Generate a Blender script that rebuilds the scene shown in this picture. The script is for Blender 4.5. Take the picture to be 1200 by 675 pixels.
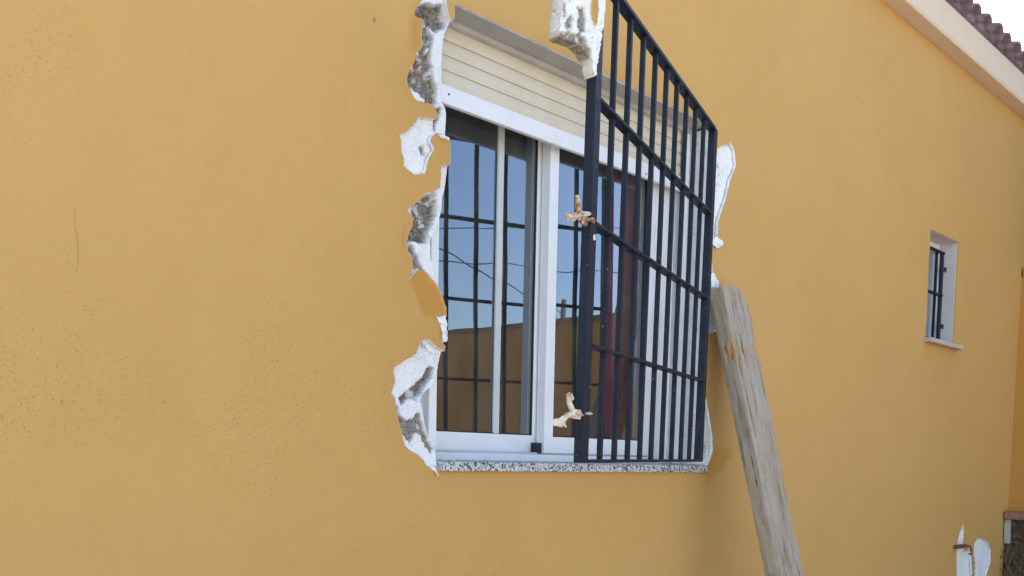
import bpy, bmesh, math, random
from mathutils import Vector, Matrix, noise
from mathutils.geometry import delaunay_2d_cdt

random.seed(7)
for o in list(bpy.data.objects): bpy.data.objects.remove(o)
S = bpy.context.scene
COL = S.collection

# ------------------------------------------------------------------ camera
FPX, PPY = 1150.0, 619.0                      # focal length and principal point row, photo pixels (1200 x 675)
YAW, PITCH, ROLL = 0.76129, -0.07196, 0.020875
EYE = Vector((0, -2.1, 1.5))
_f = Vector((math.cos(YAW)*math.cos(PITCH), math.sin(YAW)*math.cos(PITCH), math.sin(PITCH)))
_r0 = Vector((math.sin(YAW), -math.cos(YAW), 0)); _u0 = _r0.cross(_f)
CR = _r0*math.cos(ROLL) + _u0*math.sin(ROLL)
CU = -_r0*math.sin(ROLL) + _u0*math.cos(ROLL)
CF = _f
cam = bpy.data.cameras.new('camera'); camo = bpy.data.objects.new('camera', cam); COL.objects.link(camo)
cam.sensor_width = 36; cam.lens = 36*FPX/1200
cam.shift_y = (PPY-337.5)/1200
cam.clip_start = .05; cam.clip_end = 2000
camo.matrix_world = Matrix(((CR.x, CU.x, -CF.x, EYE.x), (CR.y, CU.y, -CF.y, EYE.y), (CR.z, CU.z, -CF.z, EYE.z), (0, 0, 0, 1)))
S.camera = camo

# ------------------------------------------------------------------ sky, sun, exposure
SUN_EL, SUN_AZ = math.radians(52), math.radians(40)     # azimuth from +Y towards +X: behind the house
W = bpy.data.worlds.new('World'); S.world = W; W.use_nodes = True
nt = W.node_tree
sky = nt.nodes.new('ShaderNodeTexSky'); sky.sky_type = 'NISHITA'; sky.sun_disc = False
sky.sun_elevation = SUN_EL; sky.sun_rotation = SUN_AZ
sky.air_density = 1.0; sky.dust_density = 1.3; sky.ozone_density = 1.0
nt.links.new(sky.outputs[0], nt.nodes['Background'].inputs[0])
nt.nodes['Background'].inputs[1].default_value = 0.13
sl = bpy.data.lights.new('sun', 'SUN'); slo = bpy.data.objects.new('sun', sl); COL.objects.link(slo)
sl.energy = 3.2; sl.angle = math.radians(.53); sl.color = (1, .95, .87)
sdir = Vector((math.sin(SUN_AZ)*math.cos(SUN_EL), math.cos(SUN_AZ)*math.cos(SUN_EL), math.sin(SUN_EL)))
slo.rotation_euler = sdir.to_track_quat('Z', 'Y').to_euler(); slo.location = (0, 0, 12)
S.view_settings.view_transform = 'Standard'; S.view_settings.look = 'None'
S.view_settings.exposure = 1.96; S.view_settings.gamma = 1
S.render.engine = 'CYCLES'
S.cycles.max_bounces = 10; S.cycles.transparent_max_bounces = 16

# ------------------------------------------------------------------ pixel -> place helpers
def ray(x, y): return CF + CR*((x-600)/FPX) - CU*((y-PPY)/FPX)
def on_y(x, y, Y=0.0):
    d = ray(x, y); return EYE + d*((Y-EYE.y)/d.y)
def xz(x, y, Y=0.0):
    p = on_y(x, y, Y); return (p.x, p.z)

# ------------------------------------------------------------------ object helpers
def tag(o, label=None, cat=None, group=None, kind=None):
    for k, v in (('label', label), ('category', cat), ('group', group), ('kind', kind)):
        if v: o[k] = v
    return o
def link(name, me, parent=None):
    o = bpy.data.objects.new(name, me); COL.objects.link(o); o.parent = parent; return o
def empty(name, loc=(0, 0, 0), rz=0, parent=None):
    o = link(name, None, parent); o.location = loc; o.rotation_euler = (0, 0, rz); o.empty_display_size = .1; return o
def mesh_from(name, verts, faces, mats, midx=None, smooth=False):
    me = bpy.data.meshes.new(name); me.from_pydata([tuple(v) for v in verts], [], faces)
    for m in (mats if isinstance(mats, (list, tuple)) else [mats]): me.materials.append(m)
    if midx: me.polygons.foreach_set('material_index', midx)
    if smooth: me.polygons.foreach_set('use_smooth', [True]*len(faces))
    me.update(); return me
class MB:
    def __init__(s): s.bm = bmesh.new()
    def box(s, a, b, M=None):
        x0, y0, z0 = a; x1, y1, z1 = b
        vs = [s.bm.verts.new(M @ Vector(p) if M else p) for p in ((x0,y0,z0),(x1,y0,z0),(x1,y1,z0),(x0,y1,z0),(x0,y0,z1),(x1,y0,z1),(x1,y1,z1),(x0,y1,z1))]
        for f in ((3,2,1,0),(4,5,6,7),(0,1,5,4),(1,2,6,5),(2,3,7,6),(3,0,4,7)): s.bm.faces.new([vs[i] for i in f])
        return s
    def prism(s, prof, axis, a, b):
        """profile [(p,q)] extruded along axis 0/1/2 from a to b"""
        def P(p, q, t): return [(t, p, q), (p, t, q), (p, q, t)][axis]
        A = [s.bm.verts.new(P(p, q, a)) for p, q in prof]; B = [s.bm.verts.new(P(p, q, b)) for p, q in prof]
        n = len(prof)
        s.bm.faces.new(A); s.bm.faces.new(B[::-1])
        for i in range(n): s.bm.faces.new((A[i], B[i], B[(i+1) % n], A[(i+1) % n]))
        return s
    def tube(s, pts, rad, n=8, cap=True):
        rings = []
        pts = [Vector(p) for p in pts]
        for i, p in enumerate(pts):
            d = (pts[min(i+1, len(pts)-1)] - pts[max(i-1, 0)]).normalized()
            a = d.cross(Vector((0, 0, 1)) if abs(d.z) < .9 else Vector((1, 0, 0))).normalized(); b = d.cross(a)
            r = rad(i/(len(pts)-1)) if callable(rad) else rad
            rings.append([s.bm.verts.new(p + (a*math.cos(t)+b*math.sin(t))*r) for t in [2*math.pi*k/n for k in range(n)]])
        for A, B in zip(rings, rings[1:]):
            for k in range(n): s.bm.faces.new((A[k], A[(k+1) % n], B[(k+1) % n], B[k]))
        if cap: s.bm.faces.new(rings[0][::-1]); s.bm.faces.new(rings[-1])
        return s
    def build(s, name, mat, parent=None, bevel=0, seg=2, smooth=False):
        bm = s.bm
        bmesh.ops.recalc_face_normals(bm, faces=bm.faces)
        if bevel: bmesh.ops.bevel(bm, geom=list(bm.edges), offset=bevel, segments=seg, profile=.5, affect='EDGES', clamp_overlap=True)
        me = bpy.data.meshes.new(name); bm.to_mesh(me); bm.free()
        me.materials.append(mat)
        if smooth: me.polygons.foreach_set('use_smooth', [True]*len(me.polygons))
        return link(name, me, parent)
def N3(p, sc, seed=0.0): return noise.noise(Vector((p[0]*sc+seed, p[1]*sc+seed*.7, (p[2] if len(p) > 2 else 0)*sc-seed)))
def fbm(p, sc, seed=0.0, o=4):
    v, a, t = 0, 1, 0
    for i in range(o): v += a*N3(p, sc, seed+i*3.1); t += a; a *= .5; sc *= 2.1
    return v/t
def inpoly(p, poly):
    x, y = p; c = False; n = len(poly); j = n-1
    for i in range(n):
        xi, yi = poly[i]; xj, yj = poly[j]
        if (yi > y) != (yj > y) and x < (xj-xi)*(y-yi)/(yj-yi)+xi: c = not c
        j = i
    return c
def sdist(p, poly):
    """signed distance, positive inside"""
    x, y = p; best = 1e9; n = len(poly)
    for i in range(n):
        ax, ay = poly[i]; bx, by = poly[(i+1) % n]; dx, dy = bx-ax, by-ay
        L = dx*dx+dy*dy; t = 0 if L == 0 else max(0, min(1, ((x-ax)*dx+(y-ay)*dy)/L))
        d = (x-ax-t*dx)**2+(y-ay-t*dy)**2
        if d < best: best = d
    return math.sqrt(best)*(1 if inpoly(p, poly) else -1)
def rough_line(pts, step=.005, amp=.0018, seed=0.0, keep=False):
    """subdivide an open chain and break it up; end points stay"""
    out = []
    for (a, b) in zip(pts, pts[1:]):
        L = math.hypot(b[0]-a[0], b[1]-a[1]); n = max(1, int(L/step))
        for i in range(n):
            t = i/n; x, y = a[0]+(b[0]-a[0])*t, a[1]+(b[1]-a[1])*t
            if out: x += amp*(fbm((x, y), 60, seed)*1.6+N3((x, y), 260, seed)*.6); y += amp*(fbm((x, y), 60, seed+9)*1.6+N3((x, y), 260, seed+5)*.6)
            out.append((x, y))
    out.append(pts[-1]); return out
def cdt(polys, steiner, eps=1e-6):
    """triangulate points + closed constraint loops; returns verts2d, tris (all)"""
    vs = []; es = []
    for P in polys:
        b = len(vs); n = len(P); vs += [Vector(p) for p in P]; es += [(b+i, b+(i+1) % n) for i in range(n)]
    vs += [Vector(p) for p in steiner]
    r = delaunay_2d_cdt(vs, es, [], 0, eps)
    return [tuple(v) for v in r[0]], [tuple(f) for f in r[2]]

def set_layer(me, cols):
    a = me.color_attributes.new('layer', 'FLOAT_COLOR', 'POINT')
    a.data.foreach_set('color', [v for c in cols for v in (c[0], c[1], c[2], 1.0)])
def clamp(v, a=0.0, b=1.0): return max(a, min(b, v))

# ------------------------------------------------------------------ materials
def mat(name, col=(.5, .5, .5), rough=.6, metal=0.0, spec=.5):
    m = bpy.data.materials.new(name); m.use_nodes = True
    b = m.node_tree.nodes['Principled BSDF']
    b.inputs['Base Color'].default_value = (*col, 1); b.inputs['Roughness'].default_value = rough
    b.inputs['Metallic'].default_value = metal; b.inputs['Specular IOR Level'].default_value = spec
    return m
class NT:
    def __init__(s, m): s.m = m; s.t = m.node_tree; s.b = s.t.nodes['Principled BSDF']; s._c = None
    def n(s, typ, **kw):
        nd = s.t.nodes.new(typ)
        for k, v in kw.items():
            if k.startswith('i_'): nd.inputs[k[2:].replace('_', ' ')].default_value = v
            else: setattr(nd, k, v)
        return nd
    def l(s, a, b): s.t.links.new(a, b)
    def coord(s, scale=(1, 1, 1)):
        tc = s.n('ShaderNodeTexCoord'); mp = s.n('ShaderNodeMapping'); mp.inputs['Scale'].default_value = scale
        s.l(tc.outputs['Object'], mp.inputs['Vector']); return mp.outputs[0]
    def noise(s, scale, detail=5, rough=.55, vec=None, dist=0):
        nd = s.n('ShaderNodeTexNoise'); nd.inputs['Scale'].default_value = scale; nd.inputs['Detail'].default_value = detail
        nd.inputs['Roughness'].default_value = rough; nd.inputs['Distortion'].default_value = dist
        s.l(vec if vec is not None else s.coord(), nd.inputs['Vector']); return nd.outputs['Fac']
    def ramp(s, fac, stops):
        r = s.n('ShaderNodeValToRGB'); e = r.color_ramp.elements
        while len(e) < len(stops): e.new(.5)
        for k, (p, c) in zip(e, stops):
            k.position = p; k.color = (*c, 1) if isinstance(c, tuple) else (c, c, c, 1)
        s.l(fac, r.inputs[0]); return r.outputs[0]
    def mix(s, fac, a, b, mode='MIX'):
        x = s.n('ShaderNodeMix', data_type='RGBA', blend_type=mode)
        for sock, v in ((x.inputs[0], fac), (x.inputs[6], a), (x.inputs[7], b)):
            if isinstance(v, (int, float)): sock.default_value = v
            elif isinstance(v, tuple): sock.default_value = (*v, 1)
            else: s.l(v, sock)
        return x.outputs[2]
    def math(s, op, a, b=None):
        x = s.n('ShaderNodeMath', operation=op)
        for i, v in enumerate((a, b)):
            if v is None: continue
            if isinstance(v, (int, float)): x.inputs[i].default_value = v
            else: s.l(v, x.inputs[i])
        return x.outputs[0]
    def color(s, o): s.l(o, s.b.inputs['Base Color'])
    def bump(s, h, strength=.5, dist=.002, prev=None):
        b = s.n('ShaderNodeBump'); b.inputs['Strength'].default_value = strength; b.inputs['Distance'].default_value = dist
        s.l(h, b.inputs['Height'])
        if prev is not None: s.l(prev, b.inputs['Normal'])
        s.l(b.outputs[0], s.b.inputs['Normal']); return b.outputs[0]
    def roughness(s, o): s.l(o, s.b.inputs['Roughness'])

OCHRE = (.575, .33, .098)
def ochre_mat(name, col=OCHRE):
    m = mat(name, col, .78, 0, .35); t = NT(m)
    big = t.noise(.9, 4, .6); mid = t.noise(7, 5, .6); fine = t.noise(130, 4, .6); pit = t.noise(120, 3, .55, t.coord((1, 1, 1.7)))
    c = t.mix(t.ramp(big, [(.3, 0.0), (.7, 1.0)]), tuple(v*k for v, k in zip(col, (.95, .94, .92))), tuple(v*k for v, k in zip(col, (1.03, 1.04, 1.08))))
    c = t.mix(t.math('MULTIPLY', t.ramp(mid, [(.35, 0.0), (.75, 1.0)]), .35), c, tuple(v*k for v, k in zip(col, (1.04, 1.07, 1.2))))
    c = t.mix(t.math('MULTIPLY', t.ramp(t.noise(2.3, 6, .68, t.coord((1, 1, .8)), .8), [(.5, 0.0), (.66, 1.0)]), .16), c, tuple(v*k for v, k in zip(col, (.88, .84, .78))))
    # patches of pitted render
    pm = t.math('MULTIPLY', t.ramp(pit, [(.30, 1.0), (.38, 0.0)]), t.ramp(t.noise(1.6, 3, .6), [(.47, 0.0), (.62, 1.0)]))
    c = t.mix(t.math('MULTIPLY', pm, .15), c, tuple(v*.55 for v in col))
    # scattered chips and specks
    vo = t.n('ShaderNodeTexVoronoi', feature='F1'); vo.inputs['Scale'].default_value = 7.0; vo.inputs['Randomness'].default_value = 1
    t.l(t.coord((1, 1, .8)), vo.inputs['Vector'])
    sp = t.math('MULTIPLY', t.ramp(vo.outputs['Distance'], [(.028, 1.0), (.045, 0.0)]), t.ramp(t.noise(3.1, 2, .5), [(.5, 0.0), (.56, 1.0)]))
    c = t.mix(t.math('MULTIPLY', sp, .6), c, (.2, .12, .05))
    at = t.n('ShaderNodeAttribute', attribute_name='layer'); sep = t.n('ShaderNodeSeparateColor'); t.l(at.outputs['Color'], sep.inputs[0])
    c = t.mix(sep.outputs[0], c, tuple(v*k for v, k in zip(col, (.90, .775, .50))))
    t.color(c)
    h = t.math('ADD', t.math('MULTIPLY', fine, .5), t.math('MULTIPLY', t.noise(38, 4, .6), .9))
    h = t.math('SUBTRACT', h, t.math('MULTIPLY', pm, .9)); h = t.math('SUBTRACT', h, t.math('MULTIPLY', sp, .8))
    p = t.bump(mid, .5, .014); t.bump(h, .62, .0026, p)
    t.roughness(t.ramp(fine, [(.3, .72), (.7, .86)]))
    return m
M_ochre = ochre_mat('ochre_paint')
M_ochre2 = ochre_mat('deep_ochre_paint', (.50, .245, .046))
def plaster_mat():
    m = mat('white_plaster', (.78, .77, .75), .9, 0, .2); t = NT(m)
    n1 = t.noise(28, 6, .65); n2 = t.noise(160, 4, .6)
    c = t.mix(t.ramp(n1, [(.36, 0.0), (.52, 1.0)]), (.66, .64, .60), (.86, .855, .84))
    t.color(c); t.bump(t.math('ADD', n1, t.math('MULTIPLY', n2, .5)), .55, .004); return m
M_plaster = plaster_mat()
def core_mat():
    """broken wall: white plaster, grey mortar (R), brick (G), old ochre paint (B) by where each layer lies"""
    m = mat('broken_plaster_and_mortar', (.7, .7, .7), .93, 0, .2); t = NT(m)
    at = t.n('ShaderNodeAttribute', attribute_name='layer'); sep = t.n('ShaderNodeSeparateColor'); t.l(at.outputs['Color'], sep.inputs[0])
    n1 = t.noise(30, 6, .65); n2 = t.noise(140, 5, .65); n3 = t.noise(75, 4, .7)
    white = t.mix(t.ramp(n1, [(.34, 0.0), (.46, 1.0)]), (.82, .805, .77), (.91, .905, .89))
    white = t.mix(t.ramp(t.noise(55, 3, .6), [(.70, 0.0), (.75, .6)]), white, (.42, .40, .37))
    grey = t.mix(t.ramp(t.math('ADD', t.math('MULTIPLY', n3, .5), t.math('MULTIPLY', t.noise(210, 4, .7), .5)), [(.40, 0.0), (.60, 1.0)]), (.18, .158, .13), (.46, .43, .38))
    grey = t.mix(t.ramp(n1, [(.56, 0.0), (.68, .6)]), grey, (.44, .37, .28))
    grey = t.mix(t.ramp(n2, [(.64, 0.0), (.72, .7)]), grey, (.62, .60, .56))
    vein = t.math('ABSOLUTE', t.math('SUBTRACT', t.noise(26, 3, .6, None, 1.2), .5))
    white = t.mix(t.math('MULTIPLY', t.ramp(vein, [(.004, 1.0), (.014, 0.0)]), t.ramp(t.noise(11, 2, .5), [(.48, 0.0), (.58, .7)])), white, (.30, .28, .25))
    white = t.mix(t.ramp(t.noise(95, 2, .5), [(.73, 0.0), (.77, .8)]), white, (.26, .25, .24))
    brick = t.mix(n2, (.20, .09, .06), (.34, .16, .11))
    c = t.mix(sep.outputs[0], white, grey); c = t.mix(sep.outputs[1], c, brick); c = t.mix(sep.outputs[2], c, OCHRE)
    t.color(c); t.bump(t.math('ADD', n3, t.math('MULTIPLY', n2, 1.0)), .9, .006); return m
M_core = core_mat()
def granite_mat():
    m = mat('speckled_granite', (.5, .5, .5), .45); t = NT(m)
    v = t.n('ShaderNodeTexVoronoi', feature='F1'); v.inputs['Scale'].default_value = 190; t.l(t.coord(), v.inputs['Vector'])
    sc = t.n('ShaderNodeSeparateColor'); t.l(v.outputs['Color'], sc.inputs[0])
    t.color(t.ramp(sc.outputs[0], [(0.0, .035), (.24, .09), (.30, .34), (.62, .5), (.8, .62)])); return m
M_granite = granite_mat()
def paint_mat(name, col, rough=.4, dirt=.25, dcol=(.3, .28, .24), spec=.5):
    m = mat(name, col, rough, 0, spec); t = NT(m)
    n1 = t.noise(9, 6, .65); n2 = t.noise(60, 4, .6)
    c = t.mix(t.math('MULTIPLY', t.ramp(n1, [(.45, 0.0), (.75, 1.0)]), dirt), col, dcol)
    t.color(t.mix(t.math('MULTIPLY', t.ramp(n2, [(.62, 0.0), (.72, 1.0)]), dirt*.6), c, dcol))
    t.roughness(t.ramp(n1, [(.3, rough*.85), (.7, min(1, rough*1.25))])); t.bump(n2, .12, .0008); return m
M_alu = paint_mat('white_lacquered_aluminium', (.85, .845, .83), .35, .14)
M_slat = paint_mat('cream_shutter_plastic', (.70, .62, .475), .5, .25, (.42, .33, .2))
M_slatgap = mat('shutter_joint_brown', (.26, .21, .14), .9)  # darker beige of the backing sheet that shows between slats
M_post = paint_mat('dull_white_aluminium', (.60, .61, .60), .3, .2)
M_track = paint_mat('aluminium_track', (.55, .55, .54), .45, .35, (.2, .18, .15))
M_sillb = paint_mat('beige_stone_sill', (.50, .43, .34), .8, .3, (.3, .25, .2), .2)
M_reveal = paint_mat('white_reveal_paint', (.58, .56, .52), .85, .3, (.42, .38, .33), .2)
M_soffit = paint_mat('grey_cement_render', (.47, .455, .43), .9, .35, (.3, .28, .25), .2)
M_gasket = mat('black_rubber', (.012, .013, .015), .6)
def iron_mat():
    m = mat('dark_blue_black_iron_paint', (.03, .04, .062), .42, 0, .27); t = NT(m)
    n1 = t.noise(14, 6, .65); n2 = t.noise(90, 5, .6); n3 = t.noise(33, 5, .7)
    c = t.mix(t.ramp(n1, [(.35, 0.0), (.7, 1.0)]), (.006, .011, .024), (.013, .020, .036))
    c = t.mix(t.ramp(n3, [(.68, 0.0), (.78, .6)]), c, (.045, .034, .03))       # worn to brown primer
    c = t.mix(t.ramp(n2, [(.69, 0.0), (.73, .8)]), c, (.42, .40, .37))          # plaster specks
    t.color(c); t.roughness(t.ramp(n3, [(.3, .36), (.75, .7)])); t.bump(t.math('ADD', n2, n3), .3, .0012); return m
M_iron = iron_mat()
def rust_mat():
    m = mat('rusty_iron_with_plaster', (.3, .15, .08), .85); t = NT(m)
    t.color(t.ramp(t.noise(70, 5, .7), [(.32, (.09, .05, .03)), (.48, (.36, .19, .08)), (.56, (.62, .52, .40)), (.7, (.75, .73, .68))]))
    t.bump(t.noise(110, 5, .7), .7, .004); return m
M_rust = rust_mat()
def cream_mat():
    m = mat('dusty_cream_plaster', (.7, .6, .48), .92, 0, .2); t = NT(m)
    t.color(t.ramp(t.noise(60, 5, .65), [(.30, (.30, .19, .11)), (.42, (.62, .50, .38)), (.6, (.78, .70, .60))])); t.bump(t.noise(90, 5, .7), .7, .004); return m
M_cream = cream_mat()
M_hook = mat('rusted_iron', (.16, .06, .035), .8)
def glass_mat():
    """double glazing: clear, with the mirror image of both panes"""
    m = bpy.data.materials.new('window_glass'); m.use_nodes = True; t = m.node_tree; t.nodes.clear()
    out = t.nodes.new('ShaderNodeOutputMaterial'); mx = t.nodes.new('ShaderNodeMixShader'); tr = t.nodes.new('ShaderNodeBsdfTransparent'); gl = t.nodes.new('ShaderNodeBsdfGlossy')
    tr.inputs[0].default_value = (.95, .97, .96, 1); gl.inputs['Roughness'].default_value = .0; gl.inputs[0].default_value = (.78, .86, 1, 1)
    fr = t.nodes.new('ShaderNodeFresnel'); fr.inputs[0].default_value = 1.52
    mu = t.nodes.new('ShaderNodeMath'); mu.operation = 'MULTIPLY'; mu.inputs[1].default_value = 3.9; mu.use_clamp = True
    tc = t.nodes.new('ShaderNodeTexCoord'); nz = t.nodes.new('ShaderNodeTexNoise'); nz.inputs['Scale'].default_value = 4.0; nz.inputs['Detail'].default_value = 1
    t.links.new(tc.outputs['Object'], nz.inputs['Vector']); bp = t.nodes.new('ShaderNodeBump'); bp.inputs['Strength'].default_value = .25; bp.inputs['Distance'].default_value = .0025
    t.links.new(nz.outputs['Fac'], bp.inputs['Height']); t.links.new(bp.outputs[0], gl.inputs['Normal'])
    ge = t.nodes.new('ShaderNodeNewGeometry'); inv = t.nodes.new('ShaderNodeMath'); inv.operation = 'SUBTRACT'; inv.inputs[0].default_value = 1.0; t.links.new(ge.outputs['Backfacing'], inv.inputs[1])
    m2 = t.nodes.new('ShaderNodeMath'); m2.operation = 'MULTIPLY'; t.links.new(mu.outputs[0], m2.inputs[0]); t.links.new(inv.outputs[0], m2.inputs[1])
    t.links.new(fr.outputs[0], mu.inputs[0]); t.links.new(m2.outputs[0], mx.inputs[0]); t.links.new(tr.outputs[0], mx.inputs[1]); t.links.new(gl.outputs[0], mx.inputs[2]); 
    df = t.nodes.new('ShaderNodeBsdfDiffuse'); df.inputs[0].default_value = (.55, .53, .50, 1); n2 = t.nodes.new('ShaderNodeTexNoise'); n2.inputs['Scale'].default_value = 9; n2.inputs['Detail'].default_value = 7; n2.inputs['Roughness'].default_value = .7
    mp = t.nodes.new('ShaderNodeMapping'); mp.inputs['Scale'].default_value = (1.6, 1, .5); t.links.new(tc.outputs['Object'], mp.inputs[0]); t.links.new(mp.outputs[0], n2.inputs['Vector'])
    rp = t.nodes.new('ShaderNodeMapRange'); rp.inputs[1].default_value = .35; rp.inputs[2].default_value = .8; rp.inputs[3].default_value = .006; rp.inputs[4].default_value = .075; t.links.new(n2.outputs['Fac'], rp.inputs[0])
    m3 = t.nodes.new('ShaderNodeMixShader'); t.links.new(rp.outputs[0], m3.inputs[0]); t.links.new(mx.outputs[0], m3.inputs[1]); t.links.new(df.outputs[0], m3.inputs[2]); t.links.new(m3.outputs[0], out.inputs[0])
    return m
M_glass = glass_mat()
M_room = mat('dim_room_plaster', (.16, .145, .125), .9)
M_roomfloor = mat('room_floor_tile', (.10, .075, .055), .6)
def curtain_mat():
    m = mat('maroon_cloth', (.30, .035, .06), .85); t = NT(m)
    t.color(t.mix(t.noise(22, 4, .6), (.13, .010, .026), (.22, .022, .05))); return m
M_curtain = curtain_mat()
def wood_mat():
    m = mat('weathered_plank_wood', (.4, .36, .3), .88, 0, .25); t = NT(m)
    g = t.noise(26, 6, .62, t.coord((3.2, 3.2, .16)), .6); g2 = t.noise(70, 4, .6, t.coord((3.4, 3.4, .11)), .3)
    bl = t.noise(5.5, 5, .65); cr = t.noise(30, 3, .55, t.coord((3.0, 3.0, .13)), 1.2)
    c = t.ramp(g, [(.32, (.10, .072, .045)), (.45, (.325, .245, .165)), (.64, (.45, .352, .245))])
    c = t.mix(t.math('MULTIPLY', g2, .45), c, (.43, .345, .25))
    c = t.mix(t.ramp(bl, [(.44, 0.0), (.64, .75)]), c, (.42, .39, .34))         # dried cement film
    c = t.mix(t.ramp(cr, [(.32, .9), (.375, 0.0)]), c, (.05, .036, .024))
    c = t.mix(t.ramp(t.noise(60, 3, .6, t.coord((1, 1, .35))), [(.68, 0.0), (.74, .8)]), c, (.06, .045, .03))      # checks
    at = t.n('ShaderNodeAttribute', attribute_name='layer'); sep = t.n('ShaderNodeSeparateColor'); t.l(at.outputs['Color'], sep.inputs[0])
    c = t.mix(sep.outputs[0], c, t.ramp(g2, [(.4, (.30, .17, .06)), (.6, (.55, .38, .18))]))    # fresh splintered wood
    t.color(c)
    h = t.math('ADD', t.math('MULTIPLY', g, .8), t.math('MULTIPLY', g2, .5)); h = t.math('ADD', h, t.math('MULTIPLY', t.ramp(cr, [(.29, 0.0), (.345, 1.0)]), .5))
    t.bump(h, .85, .006); return m
M_wood = wood_mat()
M_cornice = paint_mat('cream_cornice_paint', (.71, .58, .425), .8, .22, (.52, .42, .32), .3)
def tile_mat():
    m = mat('mauve_clay_tile', (.25, .15, .15), .8); t = NT(m)
    t.color(t.ramp(t.noise(14, 6, .65), [(.3, (.11, .072, .09)), (.52, (.20, .138, .155)), (.72, (.28, .21, .215))])); t.bump(t.noise(60, 5, .6), .4, .004); return m
M_tile = tile_mat()
def ground_mat():
    m = mat('yard_concrete', (.36, .34, .31), .9); t = NT(m)
    t.color(t.ramp(t.noise(1.5, 8, .65), [(.3, (.36, .30, .23)), (.7, (.52, .44, .34))])); t.bump(t.noise(40, 5, .6), .4, .004); return m
M_ground = ground_mat()
def stone_mat():
    m = mat('dark_rubble_stone', (.1, .09, .07), .95); t = NT(m)
    t.color(t.ramp(t.noise(45, 6, .7), [(.35, (.030, .020, .012)), (.55, (.10, .072, .042)), (.7, (.24, .18, .11))])); t.bump(t.noise(70, 6, .7), 1, .012); return m
M_stone = stone_mat()
M_brick = mat('terracotta_brick', (.36, .14, .09), .85)
NT(M_brick).color(NT(M_brick).ramp(NT(M_brick).noise(40, 5, .65), [(.35, (.20, .088, .058)), (.6, (.33, .165, .115))]))
M_mortar = paint_mat('grey_mortar', (.42, .40, .37), .95, .4, (.25, .23, .2), .2)
M_neigh = paint_mat('brown_render', (.15, .085, .075), .9, .3, (.08, .05, .045), .2)
M_cable = mat('black_cable', (.02, .02, .02), .7)
M_pole = paint_mat('weathered_pole', (.20, .17, .14), .9, .4, (.1, .08, .06), .2)
M_coping = paint_mat('brown_coping_tile', (.30, .19, .10), .8, .3, (.15, .1, .06), .2)
M_leaf = mat('dry_stems', (.16, .12, .065), .9)
M_green = mat('dark_green_leaf', (.035, .06, .022), .6)

# ------------------------------------------------------------------ ground
g = mesh_from('ground', [(-300, -300, 0), (300, -300, 0), (300, 300, 0), (-300, 300, 0)], [(0, 1, 2, 3)], M_ground)
tag(link('ground', g), kind='structure')

# ------------------------------------------------------------------ the house
house = tag(empty('house', (0, 0, 0)), 'single-storey house with ochre rendered wall, damaged window surround and clay tiled eave', 'house')
OX0, OX1 = 1.925, 3.25            # window opening
OZ0, OZ1 = 1.457, 2.766           # underside of the sill, lintel
EAVE = 3.70

# chains traced round the broken edge of the render (photo pixels, on the face of the wall)
L_skin = [(533, 21), (529, 26), (526.5, 17), (524.5, 8), (523, -6), (517, -22), (507, -27), (499, -17), (496, -6), (493.5, 1), (488, 6.5), (482, 16), (486, 22), (489.6, 22.5), (493.7, 24), (492.7, 34), (491.6, 43.6),
 (494, 54), (490, 60), (486, 63), (485.4, 71.4), (481, 78.7), (476.6, 91), (476, 96.3), (480.7, 102.5), (484, 111), (487.5, 117), (494, 119), (501.5, 120.7), (506.7, 124), (511, 128.5),
 (513.2, 135), (511.5, 139.5), (503, 138), (491.3, 136), (488, 142.7), (478.7, 152), (473, 156.5), (468, 155.7), (470, 164), (470.7, 176), (473.3, 184), (474, 194.7), (480, 200), (486, 204.7), (498, 203.3),
 (500, 194.7), (502.7, 185.3), (509.3, 174.7), (504, 166), (504.7, 161.3), (511.3, 156), (517, 157), (526.7, 163.3), (528, 170), (528, 185), (527.4, 194), (517, 192.6), (517, 208), (516, 220.5),
 (509, 223), (498.5, 226), (495.5, 231), (488, 237.8), (477.8, 246), (484.4, 255.5), (483.7, 264.4), (479, 275), (476.6, 283), (477.8, 292.5), (482.5, 303), (484.3, 312.7), (480, 328), (489.6, 315.6), (498, 317.4),
 (507.4, 328), (513.3, 335), (516.5, 342), (520, 351), (523, 359), (523.5, 371), (519, 371.5), (511.5, 371), (516, 378), (518, 389), (518, 401), (521.6, 406), (521, 411), (511.3, 406), (503.3, 398), (495.3, 396), (492.7, 402), (487.3, 415), (474, 422.7),
 (463.3, 430), (461.3, 435.3), (463.3, 447.3), (458.5, 460.7), (463, 467), (464.7, 484.4), (470.4, 502.4), (474.4, 522), (479.3, 527), (488.3, 531.7), (495.6, 538), (500.5, 546.4), (506.2, 548.8), (515, 548.5)]
L_sil = [(533, 21), (528.5, 29), (524, 38), (522, 55), (520, 72), (516.5, 84), (518, 97), (519, 107), (520.5, 118), (525, 125), (526.7, 132), (525.5, 150), (525, 157), (527.6, 163.3), (528.6, 170), (528.6, 185), (527.8, 195), (525.4, 214), (523.7, 224.4), (521.5, 230.4), (520.7, 246.7),
 (516.3, 260), (509.6, 276), (507.4, 283), (508.2, 304.4), (511, 310), (514, 322), (515.9, 336), (517, 342), (520.4, 351), (523.6, 359), (524, 371), (524.4, 387.4), (523.4, 400), (522, 407), (520, 412.7), (516.7, 427), (515.3, 439), (508.7, 452.7), (503, 457),
 (497, 464), (496, 470), (497.5, 476), (500.5, 494), (504.6, 509), (509, 518), (512, 525), (514.4, 535), (515, 548.5)]
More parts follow.
